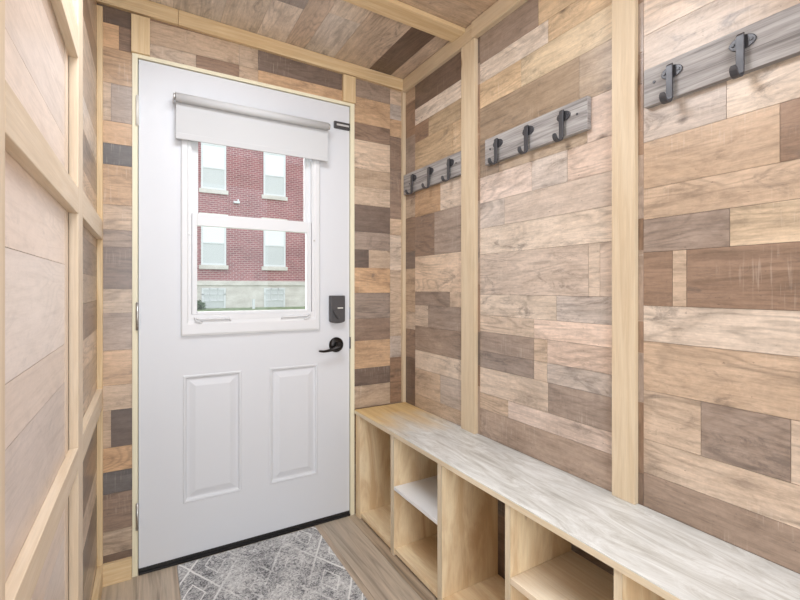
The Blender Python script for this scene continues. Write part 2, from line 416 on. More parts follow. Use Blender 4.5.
rows2 = [(2.083, 2.33, [(b1, 1.10, TAUPE), (1.10, b2, YTAN)]), (2.002, 2.083, [(b1, 1.056, CREAM), (1.056, b2, YTAN)]),
    (1.897, 2.002, [(b1, 1.183, YTAN), (1.183, b2, (208, 188, 158))]), (1.745, 1.897, [(b1, 0.93, (164, 144, 122)), (0.93, b2, (180, 158, 134))]),
    (1.607, 1.745, [(b1, 1.30, (152, 133, 114)), (1.30, 0.90, (188, 166, 142)), (0.90, b2, PINK)]),
    (1.50, 1.607, [(b1, 1.13, PINK), (1.13, 0.975, GTAN), (0.975, b2, PINK)]), (1.395, 1.50, [(b1, 1.27, GTAN), (1.27, b2, GTAN)]),
    (1.287, 1.395, [(b1, b2, CREAM)]), (1.12, 1.287, [(b1, 1.42, TAN), (1.42, 0.895, GTAN), (0.895, 0.855, LTAN), (0.855, b2, GTAN)]),
    (1.035, 1.12, [(b1, 1.02, CREAM), (1.02, b2, GTAN)]), (0.966, 1.035, [(b1, 1.12, LTAN), (1.12, b2, PINK)]),
    (0.885, 0.966, [(b1, 1.12, TAUPE), (1.12, 1.06, LTAN), (1.06, b2, PINK)]),
    (0.817, 0.885, [(b1, 1.12, TAUPE), (1.12, 1.06, LTAN), (1.06, b2, GTAN)]), (0.711, 0.817, [(b1, 1.056, LTAN), (1.056, b2, TAUPE)]),
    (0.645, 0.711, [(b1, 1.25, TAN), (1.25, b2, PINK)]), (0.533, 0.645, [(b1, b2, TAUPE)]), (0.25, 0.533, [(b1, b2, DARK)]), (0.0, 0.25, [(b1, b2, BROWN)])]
rows3 = [(2.12, 2.33, [(b2, b3, TAN)]), (1.99, 2.12, [(b2, b3, GTAN)]), (1.855, 1.99, [(b2, b3, LTAN)]), (1.70, 1.855, [(b2, b3, TAN)]),
    (1.555, 1.70, [(b2, 0.515, GTAN), (0.515, b3, CREAM)]), (1.424, 1.555, [(b2, 0.412, TAN), (0.412, b3, BROWN)]),
    (1.338, 1.424, [(b2, b3, TAN)]), (1.246, 1.338, [(b2, 0.508, TAUPE), (0.508, b3, (214, 190, 160))]),
    (1.097, 1.246, [(b2, 0.64, BROWN), (0.64, 0.605, TAN), (0.605, b3, BROWN)]), (0.998, 1.097, [(b2, b3, CREAM)]),
    (0.86, 0.998, [(b2, 0.25, TAN), (0.25, b3, LTAN)]), (0.722, 0.86, [(b2, 0.571, LTAN), (0.571, 0.393, TAUPE), (0.393, b3, LTAN)]),
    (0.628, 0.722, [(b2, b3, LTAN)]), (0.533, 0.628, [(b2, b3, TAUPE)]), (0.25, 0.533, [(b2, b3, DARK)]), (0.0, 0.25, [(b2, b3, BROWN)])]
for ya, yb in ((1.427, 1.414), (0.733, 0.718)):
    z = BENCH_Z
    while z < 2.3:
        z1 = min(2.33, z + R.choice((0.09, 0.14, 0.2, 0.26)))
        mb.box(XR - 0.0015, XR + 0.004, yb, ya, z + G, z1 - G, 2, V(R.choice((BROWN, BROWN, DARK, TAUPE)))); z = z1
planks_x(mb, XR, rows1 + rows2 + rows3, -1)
struct(mb.build('wall_right', M['plank']), 'right wall of mixed tan and brown reclaimed look planks', 'wall')

# ---------------------------------------------------------------- left wall
mb = MB(); mb.box(XL - 0.1, XL - 0.004, YB, YD + 0.1, 0, 2.36, 1, DARK)
m = 1.36
rowsL = []
SHEEN, SHEEN2, SHEEN3 = (232, 214, 200, 0.4), (222, 204, 191, 0.45), (236, 219, 206, 0.35)  # near-bay tones lightened, grain contrast cut: grazing sheen painted into the planks
for z0, z1, c in ((2.16, 2.36, SHEEN2), (1.98, 2.16, SHEEN), (1.80, 1.98, SHEEN2), (1.66, 1.80, (204, 185, 171, 0.5)), (1.49, 1.66, SHEEN2), (1.36, 1.49, SHEEN),
        (1.20, 1.36, SHEEN3), (1.018, 1.20, SHEEN3), (0.931, 1.018, SHEEN), (0.74, 0.931, (212, 195, 184, 0.45)), (0.58, 0.74, SHEEN), (0.43, 0.58, SHEEN2), (0.28, 0.43, SHEEN), (0.14, 0.28, SHEEN2), (0.0, 0.14, SHEEN)):
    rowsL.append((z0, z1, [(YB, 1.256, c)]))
for z0, z1, far in ((2.20, 2.36, OTAN), (2.06, 2.20, TAN), (1.96, 2.06, BROWN), (1.86, 1.96, LTAN), (1.72, 1.86, TAN),
        (1.62, 1.72, CREAM), (1.50, 1.62, TAUPE), (1.40, 1.50, LTAN), (1.30, 1.40, TAN), (1.19, 1.30, TAUPE), (1.10, 1.19, TAN),
        (0.99, 1.10, BROWN), (0.90, 0.99, LTAN), (0.80, 0.90, TAN), (0.70, 0.80, LTAN), (0.58, 0.70, DARK),
        (0.46, 0.58, BROWN), (0.36, 0.46, LTAN), (0.24, 0.36, DARK), (0.12, 0.24, TAUPE), (0.0, 0.12, TAN)):
    rowsL.append((z0, z1, [(m, YD, far)]))
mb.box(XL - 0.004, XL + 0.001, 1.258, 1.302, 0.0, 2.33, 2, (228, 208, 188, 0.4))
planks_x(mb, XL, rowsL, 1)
struct(mb.build('wall_left', M['plank']), 'left wall of planks framed by battens, sheen painted into the near bay', 'wall')

# ---------------------------------------------------------------- far wall with the door opening
mb = MB(); y = YD
for a in ((XL - 0.1, DX0, 0, 2.36), (DX1, XR + 0.1, 0, 2.36), (DX0, DX1, DZ1, 2.36)):
    mb.box(a[0], a[1], y + 0.004, y + 0.13, a[2], a[3], 0, DARK)
xe = 1.126
zs = [(2.125, 2.36, TAUPE), (1.993, 2.125, OTAN), (1.907, 1.993, BROWN), (1.759, 1.907, LTAN), (1.668, 1.759, TAN), (1.574, 1.668, LTAN), (1.436, 1.574, DARK),
      (1.345, 1.436, TAUPE), (1.252, 1.345, BROWN), (1.122, 1.252, OTAN), (0.877, 1.122, BROWN), (0.734, 0.877, OTAN), (0.646, 0.734, DARK), (0.533, 0.646, TAN), (0.25, 0.533, BROWN), (0, 0.25, TAUPE)]
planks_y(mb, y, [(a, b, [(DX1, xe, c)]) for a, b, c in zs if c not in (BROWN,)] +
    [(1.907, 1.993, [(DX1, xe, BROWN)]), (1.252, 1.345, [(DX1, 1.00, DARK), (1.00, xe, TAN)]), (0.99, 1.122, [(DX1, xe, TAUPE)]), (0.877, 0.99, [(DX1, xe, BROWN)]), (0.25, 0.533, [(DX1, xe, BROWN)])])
planks_y(mb, y, [(a, b, [(xe, XR, c)]) for a, b, c in ((2.2, 2.36, TAN), (2.13, 2.2, LTAN), (2.05, 2.13, GTAN), (1.958, 2.05, OTAN), (1.78, 1.958, BROWN), (1.518, 1.78, BROWN), (1.43, 1.518, TAN),
    (1.244, 1.43, LTAN), (0.89, 1.244, TAN), (0.777, 0.89, GTAN), (0.533, 0.777, BROWN), (0, 0.533, TAUPE))])
planks_y(mb, y, [(a, b, [(XL, DX0, c)]) for a, b, c in ((2.176, 2.36, DARK), (1.628, 1.71, BLUE), (1.472, 1.628, OTAN), (1.374, 1.472, TAN), (1.307, 1.374, TAUPE), (1.143, 1.307, DARK),
    (1.049, 1.143, TAN), (0.904, 1.049, TAUPE), (0.767, 0.904, OTAN), (0.67, 0.767, TAN), (0.431, 0.525, OTAN), (0.345, 0.431, BLUE), (0.20, 0.345, BROWN), (0.11, 0.20, TAN), (0, 0.11, DARK), (1.71, 1.797, OTAN))] +
    [(2.082, 2.176, [(XL, -0.089, OTAN), (-0.089, DX0, BROWN)]), (1.945, 2.082, [(XL, DX0, OTAN)]), (1.797, 1.945, [(XL, -0.115, TAN), (-0.115, DX0, TAUPE)]), (0.525, 0.67, [(XL, -0.115, TAN), (-0.115, DX0, DARK)])])
planks_y(mb, y, [(DZ1, 2.137, [(DX0, 0.186, TAN), (0.186, 0.36, BROWN), (0.36, 0.442, TAN), (0.442, DX1, OTAN)]),
    (2.137, 2.23, [(DX0, 0.36, TAN), (0.36, 0.442, TAN), (0.442, DX1, DARK)]), (2.23, 2.36, [(DX0, 0.4, BROWN), (0.4, DX1, DARK)])])
struct(mb.build('wall_back', M['plank']), 'far plank wall around the white front door', 'wall')

# ---------------------------------------------------------------- ceiling
mb = MB()
def ceil_plank(x0, x1, y0, y1, axis, col, up=0.004, drop=0.0):
    lo = [(x0, y0, zc(x0) - drop), (x1, y0, zc(x1) - drop), (x1, y1, zc(x1) - drop), (x0, y1, zc(x0) - drop)]
    mb.hexa(lo, [(p[0], p[1], p[2] + up) for p in lo], axis, col)
ceil_plank(XL - 0.1, XR + 0.1, YB, YD + 0.1, 1, DARK, 0.06, -0.004)
CB, CD, CT = (202, 183, 166), (158, 146, 139), (212, 200, 188)
xs = [(XL, 0.02, CB), (0.02, 0.10, CT), (0.10, 0.28, CB), (0.28, 0.433, CREAM), (0.433, 0.56, CD), (0.56, 0.654, CB), (0.654, 0.80, CREAM), (0.80, 0.995, LTAN), (0.995, 1.12, DARK), (1.12, XR, CB)]
for x0, x1, c in xs:
    cut = R.uniform(1.70, 1.85)
    if x0 in (0.10, 0.433, 0.654):
        ceil_plank(x0 + G, x1 - G, 1.53, cut - G, 1, V(c)); ceil_plank(x0 + G, x1 - G, cut + G, YD, 1, V(CT if c != CT else CB))
    else: ceil_plank(x0 + G, x1 - G, 1.53, YD, 1, V(c))
for y0, y1, c in ((1.366, 1.53, TAN), (1.25, 1.366, TAUPE), (1.10, 1.25, LTAN), (0.95, 1.10, BROWN), (0.80, 0.95, TAN), (0.62, 0.80, GTAN), (0.46, 0.62, BROWN), (0.30, 0.46, TAN), (0.12, 0.30, TAUPE), (-0.05, 0.12, LTAN), (-0.3, -0.05, TAN), (YB, -0.3, GTAN)):
    s = R.uniform(0.2, 0.9)
    ceil_plank(XL, s - G, y0 + G, y1 - G, 0, V(c)); ceil_plank(s + G, XR, y0 + G, y1 - G, 0, V(TAN))
struct(mb.build('ceiling', M['plank']), 'ceiling of mixed brown reclaimed look planks', 'ceiling')

# ---------------------------------------------------------------- battens
def batten(n, label, b, axis, mat='pine'):
    m_ = MB(); m_.box(*b, axis)
    return struct(m_.build('trim_%d' % n, M[mat], bevel=0.0015), label, 'trim')
BT = 0.533
batten(1, 'pale upright batten on right wall between the two smaller hook racks', (XR - T, XR, 1.427, 1.518, BT, 2.198), 2)
batten(2, 'wide pale upright batten on right wall before the nearest hook rack', (XR - T, XR, 0.733, 0.803, BT, 2.198), 2)
batten(3, 'thin upright corner batten right of the door above the bench', (XR - T, XR, YD - T, YD, BT, 2.198), 2)
batten(4, 'thin upright corner batten left of the door', (XL, XL + T, YD - T, YD, 0.085, 2.225), 2, 'pine2')
batten(5, 'upright batten on left wall between the two framed bays', (XL, XL + T, 1.315, 1.405, 0.0, 2.245), 2, 'pine_lit')
batten(6, 'upright batten on left wall nearest the camera', (XL, XL + T, 0.582, 0.672, 0.0, 2.245), 2, 'pine_lit')
batten(7, 'short level rail highest on the near left wall bay', (XL, XL + T, 0.672, 1.315, 1.705, 1.784), 1, 'pine_lit')
batten(8, 'level rail across the middle of the near left wall bay', (XL, XL + T, 0.672, 1.315, 1.327, 1.390), 1, 'pine_lit')
batten(9, 'level rail low on the near left wall bay', (XL, XL + T, 0.672, 1.315, 0.700, 0.757), 1, 'pine_lit')
batten(10, 'upper level rail of the left wall bay beside the door', (XL, XL + T, 1.405, YD - T, 1.332, 1.402), 1, 'pine_lit')
batten(11, 'lower level rail of the left wall bay beside the door', (XL, XL + T, 1.405, YD - T, 0.690, 0.762), 1, 'pine_lit')
batten(12, 'short upright block between door frame and ceiling trim on left', (-0.048, 0.016, YD - T, YD, DZ1, 2.229), 2, 'pine2')
batten(13, 'short upright block between door frame and ceiling trim on right', (0.851, 0.918, YD - T, YD, DZ1, 2.212), 2, 'pine2')
def slope_trim(n, label, x0, x1, y0, y1, lo, hi, mat):
    m_ = MB()
    L = [(x0, y0, lo(x0)), (x1, y0, lo(x1)), (x1, y1, lo(x1)), (x0, y1, lo(x0))]
    H = [(x0, y0, hi(x0)), (x1, y0, hi(x1)), (x1, y1, hi(x1)), (x0, y1, hi(x0))]
    m_.hexa(L, H, 0)
    return struct(m_.build('trim_%d' % n, M[mat], bevel=0.0015), label, 'trim')
lo = lambda x: 2.209 + (1.189 - x) * 0.024
slope_trim(14, 'left length of the ceiling trim above the door', XL, 0.117, YD - T, YD, lo, lambda x: zc(x) - 0.001, 'pine2')
slope_trim(15, 'right length of the ceiling trim above the door', 0.118, XR - T, YD - T, YD, lo, lambda x: zc(x) - 0.001, 'pine2')
batten(16, 'ceiling trim along right wall in the bay beside the door', (XR - T, XR, 1.442, YD, 2.199, 2.268), 1)
batten(17, 'ceiling trim along right wall above the nearer hook racks', (XR - 0.026, XR, YB, 1.441, 2.200, 2.268), 1)
slope_trim(18, 'flat pine strip crossing the ceiling', XL + T, XR - T, 1.488, 1.580, lambda x: zc(x) - T, lambda x: zc(x) - 0.001, 'pine2')
batten(19, 'ceiling trim along left wall', (XL, XL + T, YB, YD - T, 2.246, 2.302), 1)
o = MB(); o.box(XL, DX0 - 0.001, YD - T, YD, 0, 0.082, 0); struct(o.build('baseboard_back', M['pine2'], bevel=0.0015), 'short pine baseboard left of the door', 'baseboard')
o = MB(); o.box(XL, XL + T, 1.405, YD - T, 0, 0.082, 1); struct(o.build('baseboard_left', M['pine2'], bevel=0.0015), 'pine baseboard at foot of left wall bay beside the door', 'baseboard')

# ---------------------------------------------------------------- door
door = bpy.data.objects.new('door_1', None); C.objects.link(door); door.location = (0, 0, 0)
struct(door, 'white front door with half window and two raised panels', 'door')
SX0, SX1, SZ0, SZ1 = -0.023, 0.891, 0.024, 2.062
FY, TH = YD, 0.044
m_ = MB()
def ring(mb, R0, R1, y0, y1):
    """four quads between rectangle R0 at depth y0 and R1 at depth y1 (x0,x1,z0,z1)"""
    a = [(R0[0], y0, R0[2]), (R0[1], y0, R0[2]), (R0[1], y0, R0[3]), (R0[0], y0, R0[3])]
    b = [(R1[0], y1, R1[2]), (R1[1], y1, R1[2]), (R1[1], y1, R1[3]), (R1[0], y1, R1[3])]
    for i in range(4):
        j = (i + 1) % 4
        mb.face([a[i], a[j], b[j], b[i]], 2)
def inset(r, d): return (r[0] + d, r[1] - d, r[2] + d, r[3] - d)
LT = (0.150, 0.710, 0.985, 1.870)                       # cut for the window
PA, PB = (0.136, 0.371, 0.243, 0.780), (0.493, 0.725, 0.243, 0.780)
xc = sorted({SX0, SX1, LT[0], LT[1], PA[0], PA[1], PB[0], PB[1]}); zcuts = sorted({SZ0, SZ1, LT[2], LT[3], PA[2], PA[3]})
def inside(px, pz, r): return r[0] < px < r[1] and r[2] < pz < r[3]
for yy in (FY, FY + TH):
    for i in range(len(xc) - 1):
        for j in range(len(zcuts) - 1):
            px, pz = (xc[i] + xc[i + 1]) / 2, (zcuts[j] + zcuts[j + 1]) / 2
            if inside(px, pz, LT) or (yy == FY and (inside(px, pz, PA) or inside(px, pz, PB))): continue
            m_.face([(xc[i], yy, zcuts[j]), (xc[i + 1], yy, zcuts[j]), (xc[i + 1], yy, zcuts[j + 1]), (xc[i], yy, zcuts[j + 1])], 2)
ring(m_, (SX0, SX1, SZ0, SZ1), (SX0, SX1, SZ0, SZ1), FY, FY + TH)
ring(m_, LT, LT, FY, FY + TH)
for P in (PA, PB):
    prof = [(0.0, 0.0), (0.004, -0.0025), (0.010, -0.0015), (0.014, 0.005), (0.020, 0.0065), (0.026, 0.0055), (0.046, 0.0005), (0.050, 0.0)]
    for (d0, e0), (d1, e1_) in zip(prof, prof[1:]): ring(m_, inset(P, d0), inset(P, d1), FY + e0, FY + e1_)
    q = inset(P, 0.050); m_.face([(q[0], FY, q[2]), (q[1], FY, q[2]), (q[1], FY, q[3]), (q[0], FY, q[3])], 2)
bmesh.ops.remove_doubles(m_.bm, verts=m_.bm.verts[:], dist=0.0002)
slab = m_.build('door_slab', M['door'], door)

m_ = MB()
m_.box(DX0, SX0 - 0.003, YD - 0.008, YD + 0.13, 0, DZ1, 2); m_.box(SX1 + 0.003, DX1, YD - 0.008, YD + 0.13, 0, DZ1, 2)
m_.box(SX0 - 0.003, SX1 + 0.003, YD - 0.008, YD + 0.13, SZ1 + 0.003, DZ1, 0)
m_.box(SX0 - 0.003, SX0 + 0.012, YD + TH + 0.002, YD + 0.13, 0, SZ1, 2); m_.box(SX1 - 0.012, SX1 + 0.003, YD + TH + 0.002, YD + 0.13, 0, SZ1, 2)
m_.build('door_frame', M['jamb'], door, 0.001)
m_ = MB(); m_.box(SX0 + 0.001, SX1 - 0.001, YD - 0.004, YD + 0.04, 0.010, 0.0235, 0); m_.box(SX0, SX1, YD - 0.009, YD + 0.11, 0.0, 0.009, 0)
m_.build('door_sweep', M['rubber'], door, 0.001)
for z0, z1, mt in ((1.794, 1.910, 'hingewhite'), (0.979, 1.087, 'steel'), (0.185, 0.289, 'steel')):
    m_ = MB(); m_.tube([(SX0 - 0.0045, YD - 0.012, z0), (SX0 - 0.0045, YD - 0.012, z1)], 0.0055, 12)
    m_.tube([(SX0 - 0.0045, YD - 0.012, z1), (SX0 - 0.0045, YD - 0.012, z1 + 0.004)], [0.0055, 0.002], 12)
    m_.box(SX0 - 0.007, SX0 - 0.002, YD - 0.010, YD + 0.02, z0 + 0.002, z1 - 0.002, 2)
    h_ = m_.build('hinge', M[mt], door)
    h_['label'] = 'white painted hinge' if mt == 'hingewhite' else 'steel hinge'
# window in the door
wf = MB()
OUT = (0.129, 0.731, 0.946, 1.895); INN = (0.168, 0.692, 1.034, 1.850)
def rect_lerp(a, b, t): return tuple(a[i] + (b[i] - a[i]) * t for i in range(4))
prof = [(0.0, 0.001), (0.0, -0.010), (0.10, -0.013), (0.55, -0.013), (0.70, -0.009), (1.0, -0.009), (1.0, 0.020)]
for (a, ya), (b, yb) in zip(prof, prof[1:]): ring(wf, rect_lerp(OUT, INN, a), rect_lerp(OUT, INN, b), FY + ya, FY + yb)
wf_o = wf.build('window_frame', M['vinyl'], door)
m_ = MB()     # side tracks set back inside the frame
for x0, x1 in ((0.151, 0.184), (0.676, 0.709)): m_.box(x0, x1, FY + 0.014, FY + 0.043, 0.987, 1.868, 2)
m_.box(0.184, 0.676, FY + 0.014, FY + 0.043, 0.987, 1.036, 0); m_.box(0.184, 0.676, FY + 0.014, FY + 0.043, 1.840, 1.868, 0)
m_.build('window_track', M['vinyl'], wf_o, 0.001)
def sash(r, y0, y1, ws, wb, wt, name):
    m_ = MB()
    m_.box(r[0], r[0] + ws, y0, y1, r[2], r[3], 2); m_.box(r[1] - ws, r[1], y0, y1, r[2], r[3], 2)
    m_.box(r[0] + ws, r[1] - ws, y0, y1, r[2], r[2] + wb, 0); m_.box(r[0] + ws, r[1] - ws, y0, y1, r[3] - wt, r[3], 0)
    s_ = m_.build(name, M['vinyl'], wf_o, 0.0015); return s_
sash((0.172, 0.688, 1.440, 1.848), FY + 0.018, FY + 0.034, 0.024, 0.024, 0.018, 'upper_sash')
sash((0.170, 0.690, 1.034, 1.464), FY - 0.004, FY + 0.013, 0.020, 0.012, 0.052, 'lower_sash')
m_ = MB(); m_.box(0.19, 0.67, FY + 0.025, FY + 0.028, 1.450, 1.840, 2); m_.build('glass_pane', M['glass'], wf_o)
m_ = MB(); m_.box(0.186, 0.674, FY + 0.003, FY + 0.006, 1.040, 1.425, 2); m_.build('glass_pane', M['glass'], wf_o)
for xa, xb, s_ in ((0.178, 0.318, 1), (0.682, 0.548, -1)):   # finger lips with curled latch ends on the bottom rail
    m_ = MB(); m_.tube([(xa, FY - 0.013, 1.020), (xa + s_ * 0.02, FY - 0.016, 1.015), (xb, FY - 0.016, 1.014), (xb + s_ * 0.004, FY - 0.012, 1.006)], 0.0035, 8)
    m_.tube([(xa, FY - 0.012, 1.022), (xa + s_ * 0.006, FY - 0.018, 1.010), (xa + s_ * 0.026, FY - 0.017, 1.000), (xa + s_ * 0.03, FY - 0.012, 1.004)], 0.003, 8)
    m_.build('tilt_latch', M['vinyl'], wf_o)
for x_ in (0.160, 0.703):
    m_ = MB(); m_.tube([(x_, FY - 0.014, 1.375), (x_, FY - 0.0085, 1.375)], 0.0035, 10); m_.build('frame_screw', M['steel'], wf_o)
# lock hardware
m_ = MB()
out = [(-0.0385, 0.066), (0.0385, 0.066)] + [(0.0385 * math.cos(a), -0.058 - 0.012 * math.sin(a)) for a in [math.pi * k / 10 for k in range(11)]]
m_.prism([(a, b) for a, b in out], (0.8185, FY, 1.044), (1, 0, 0), (0, 0, 1), (0, -1, 0), 0.028)
kp = m_.build('keypad_deadbolt', M['keypad'], door, 0.004, 3)
m_ = MB(); m_.box(-0.002, 0.026, -0.0295, -0.027, -0.0015, 0.0035, 0); q = m_.build('status_light', M['hingewhite'], kp); q.location = (0.8185, FY, 1.048)
m_ = MB(); m_.prism([(-0.005, -0.022), (0.005, -0.022), (0.007, 0.022), (-0.007, 0.022)], (0.807, FY - 0.0275, 1.018), (0.87, 0, 0.5), (-0.5, 0, 0.87), (0, -1, 0), 0.014)
m_.build('thumb_turn', M['keypad'], kp, 0.002)
m_ = MB()
m_.tube([(0.819, FY, 0.866), (0.819, FY - 0.006, 0.866), (0.819, FY - 0.012, 0.866), (0.819, FY - 0.014, 0.866)], [0.0375, 0.0370, 0.031, 0.014], 32)
m_.tube([(0.819, FY - 0.012, 0.866), (0.819, FY - 0.042, 0.866)], [0.013, 0.0115], 20)
lv = m_.build('handle_rose', M['black'], door)
m_ = MB(); pts = []
for k in range(15):
    u = k / 14.0; pts.append((0.826 - 0.112 * u, FY - 0.047 + 0.004 * math.sin(u * math.pi), 0.862 - 0.019 * math.sin(min(1, u * 1.25) * math.pi / 2) + (0.004 * max(0, u - .8) / .2)))
m_.tube(pts, [0.0125, 0.0125, 0.0115, 0.0105, 0.0095, 0.0085, 0.0078, 0.0072, 0.0068, 0.0064, 0.006, 0.0058, 0.0056, 0.0052, 0.0035], 12)
m_.tube([(0.819, FY - 0.034, 0.866), (0.819, FY - 0.056, 0.866)], [0.015, 0.0135], 20)
m_.build('lever_handle', M['black'], lv)
m_ = MB(); m_.box(0.8915, 0.8945, FY - 0.0095, FY + 0.01, 0.842, 0.900, 2); m_.build('strike_plate', M['rubber'], door)
m_ = MB(); m_.box(0.8915, 0.8940, FY - 0.0092, FY + 0.01, 0.990, 1.050, 2); m_.build('strike_plate', M['steel'], door)

# ---------------------------------------------------------------- roller shade and sensor on the door
sh = thing('roller_shade', 'white roller shade half lowered over the door window', 'blind', (0.43, 1.985, 1.92))
m_ = MB(); m_.tube([(0.105, 1.985, 1.921), (0.757, 1.985, 1.921)], 0.0175, 24); attach(m_.build('roller_tube', M['fabric']), sh)
m_ = MB(); m_.box(0.108, 0.762, 2.0005, 2.0015, 1.772, 1.921, 0); attach(m_.build('shade_cloth', M['fabric']), sh)
m_ = MB(); m_.box(0.106, 0.763, 1.997, 2.0045, 1.758, 1.783, 0); attach(m_.build('hem_bar', M['fabric'], bevel=0.002), sh)
for x_, e in ((0.098, 0.005), (0.758, 0.006)):
    m_ = MB(); m_.box(x_ + 0.001, x_ + e - 0.001, 1.974, YD, 1.911, 1.933, 2)
    m_.tube([(x_ - 0.0005, 1.985, 1.921), (x_ + e + 0.001, 1.985, 1.921)], 0.014, 16)
    attach(m_.build('bracket', M['steel'], bevel=0.001), sh)
sn = MB(); sn.box(0.806, 0.889, FY - 0.012, FY, 1.940, 1.974, 0)
sn_o = sn.build('contact_sensor', M['keypad'], None, 0.002)
tag(sn_o, 'small dark grey oblong block at the upper right corner of the door', 'sensor')
m_ = MB(); m_.box(0.818, 0.884, FY - 0.0135, FY - 0.0118, 1.953, 1.962, 0); m_.build('raised_strip', M['grey'], sn_o)

# ---------------------------------------------------------------- storage bench
bench = thing('storage_bench', 'long low wooden bench with open cubbies along right wall', 'bench', (1.06, 1.0, 0))
FX, BX = 0.920, 1.190
YE = -0.10
m_ = MB(); m_.box(0.914, XR - 0.0005, YE, 2.024, 0.513, BT, 1)
o = m_.build('seat_top', M['pale_grey'], bevel=0.0015); attach(o, bench)
for v in o.data.vertices: pass
def board(name, b, axis, mat, label=None):
    m_ = MB(); m_.box(*b, axis); o = attach(m_.build(name, M[mat], bevel=0.001), bench)
    if label: o['label'] = label
    return o
board('end_panel', (FX, BX, 1.976, 2.024, 0, 0.513), 2, 'honey')
D = [(1.632, 1.658), (1.282, 1.306), (0.941, 0.960), (0.594, 0.613), (0.247, 0.266)]
for y0, y1 in D:
    dv = board('divider', (FX, BX, y0, y1, 0, 0.513), 2, 'honey')
    m_ = MB(); m_.box(FX - 0.001, FX + 0.002, y0, y1, 0, 0.5128, 2); es = attach(m_.build('edge_strip', M['ply_edge']), bench); es.parent = dv
    es['label'] = 'pale plywood edge'
m_ = MB(); m_.box(0.9128, 0.9139, YE, 2.024, 0.5135, 0.530, 1); attach(m_.build('edge_strip', M['ply_edge']), bench)['label'] = 'pale front edge'
board('end_panel', (FX, BX, YE, YE + 0.02, 0, 0.513), 2, 'honey')
edges = [1.976] + [v for y0, y1 in D for v in (y1, y0)] + [YE + 0.02]
for i in range(0, len(edges), 2): board('bottom_board', (FX + 0.004, BX, edges[i + 1], edges[i], 0.010, 0.030), 1, 'honey')
m_ = MB()
for i in range(0, len(edges), 2): m_.box(FX + 0.012, FX + 0.03, edges[i + 1] + 0.0005, edges[i] - 0.0005, 0, 0.0098, 1)
attach(m_.build('plinth', M['rubber']), bench)
board('shelf', (FX + 0.001, BX, 1.306, 1.632, 0.281, 0.296), 1, 'whiteboard', 'white shelf')
board('shelf', (FX + 0.001, BX, 0.613, 0.941, 0.281, 0.300), 1, 'paleshelf', 'pale knotty shelf')
board('shelf', (FX + 0.001, BX, YE + 0.02, 0.247, 0.281, 0.300), 1, 'paleshelf', 'pale shelf at the near end')

# ---------------------------------------------------------------- coat hook racks
def strap(mb, path, width, thick):
    """flat bar bent along a path of (out, z), its width along y; out = distance from the board towards the room"""
    n = len(path); top, bot = [], []
    for i, (a, z) in enumerate(path):
        p, q = path[max(i - 1, 0)], path[min(i + 1, n - 1)]
        tx, tz = q[0] - p[0], q[1] - p[1]; L = math.hypot(tx, tz) or 1
        nx, nz = -tz / L * thick / 2, tx / L * thick / 2
        w = width / 2 * (0.55 if i in (0, n - 1) else 0.9 if i in (1, n - 2) else 1.0)
        top.append([mb.bm.verts.new((-(a + nx), s * w, z + nz)) for s in (-1, 1)])
        bot.append([mb.bm.verts.new((-(a - nx), s * w, z - nz)) for s in (-1, 1)])
    def q(*v): mb.paint(mb.bm.faces.new(v), 2, (0.5, 0.5, 0.5), (0, 0))
    for i in range(n - 1):
        q(top[i][0], top[i][1], top[i + 1][1], top[i + 1][0]); q(bot[i][0], bot[i + 1][0], bot[i + 1][1], bot[i][1])
        for s in (0, 1): q(top[i][s], top[i + 1][s], bot[i + 1][s], bot[i][s])
    q(top[0][0], bot[0][0], bot[0][1], top[0][1]); q(top[-1][0], top[-1][1], bot[-1][1], bot[-1][0])
def hook_meshes():
    p = MB()
    el = [(0.027 * math.cos(2 * math.pi * k / 28), 0.0165 * math.sin(2 * math.pi * k / 28)) for k in range(28)]
    p.prism(el, (0, 0, 0.037), (0, 1, 0), (0, 0, 1), (-1, 0, 0), 0.004)
    b = MB()
    path = [(0.0045, 0.055), (0.010, 0.054), (0.0125, 0.050), (0.013, 0.030), (0.013, 0.0), (0.013, -0.032)]
    for k in range(1, 10):
        a = math.pi + math.pi * k / 9.0
        path.append((0.013 + 0.0165 + 0.0165 * math.cos(a), -0.032 + 0.0165 * math.sin(a)))
    path += [(0.0465, -0.027)]
    strap(b, path, 0.0165, 0.005)
    s = MB()
    s.tube([(-0.0038, 0, 0.037), (-0.0062, 0, 0.037)], [0.0042, 0.003], 10)
    return p, b, s
pm, bmh, sm = hook_meshes()
hp0 = pm.build('hook_plate', M['iron'], bevel=0.0012); hb0 = bmh.build('coat_hook', M['iron'], bevel=0.001); hs0 = sm.build('screw', M['iron']); hs1 = hs0.copy(); C.objects.link(hs1)
first = [True]
def rack(label, y0, y1, hooks, screws):
    r = thing('coat_rack', label, 'coat rack', (XR, (y0 + y1) / 2, 1.697), 'grey hook racks on the right wall')
    m_ = MB(); m_.box(XR - T, XR - 0.0003, y0, y1, 1.6455, 1.7485, 1); attach(m_.build('back_board', M['rack'], bevel=0.001), r)
    for hy in hooks:
        if first[0]: h, p, s, s2 = hb0, hp0, hs0, hs1; first[0] = False
        else:
            h, p, s, s2 = hb0.copy(), hp0.copy(), hs0.copy(), hs1.copy()
            for q in (h, p, s, s2): C.objects.link(q)
        h.parent = r; h.location = (-T, hy - r.location.y, 1.676 - 1.697)
        p.parent = h; p.location = (0, 0, 0); s.parent = h; s.location = (0, -0.018, 0); s2.parent = h; s2.location = (0, 0.018, 0)
    for sy, sz in screws:
        m_ = MB(); m_.tube([(XR - T + 0.0005, sy, sz), (XR - T - 0.002, sy, sz)], [0.0045, 0.0035], 10); attach(m_.build('board_screw', M['iron']), r)
rack('farthest grey hook rack with three hooks, in the bay next to the door corner', 1.521, 2.010, (1.908, 1.755, 1.594), ((1.95, 1.693), (1.553, 1.703)))
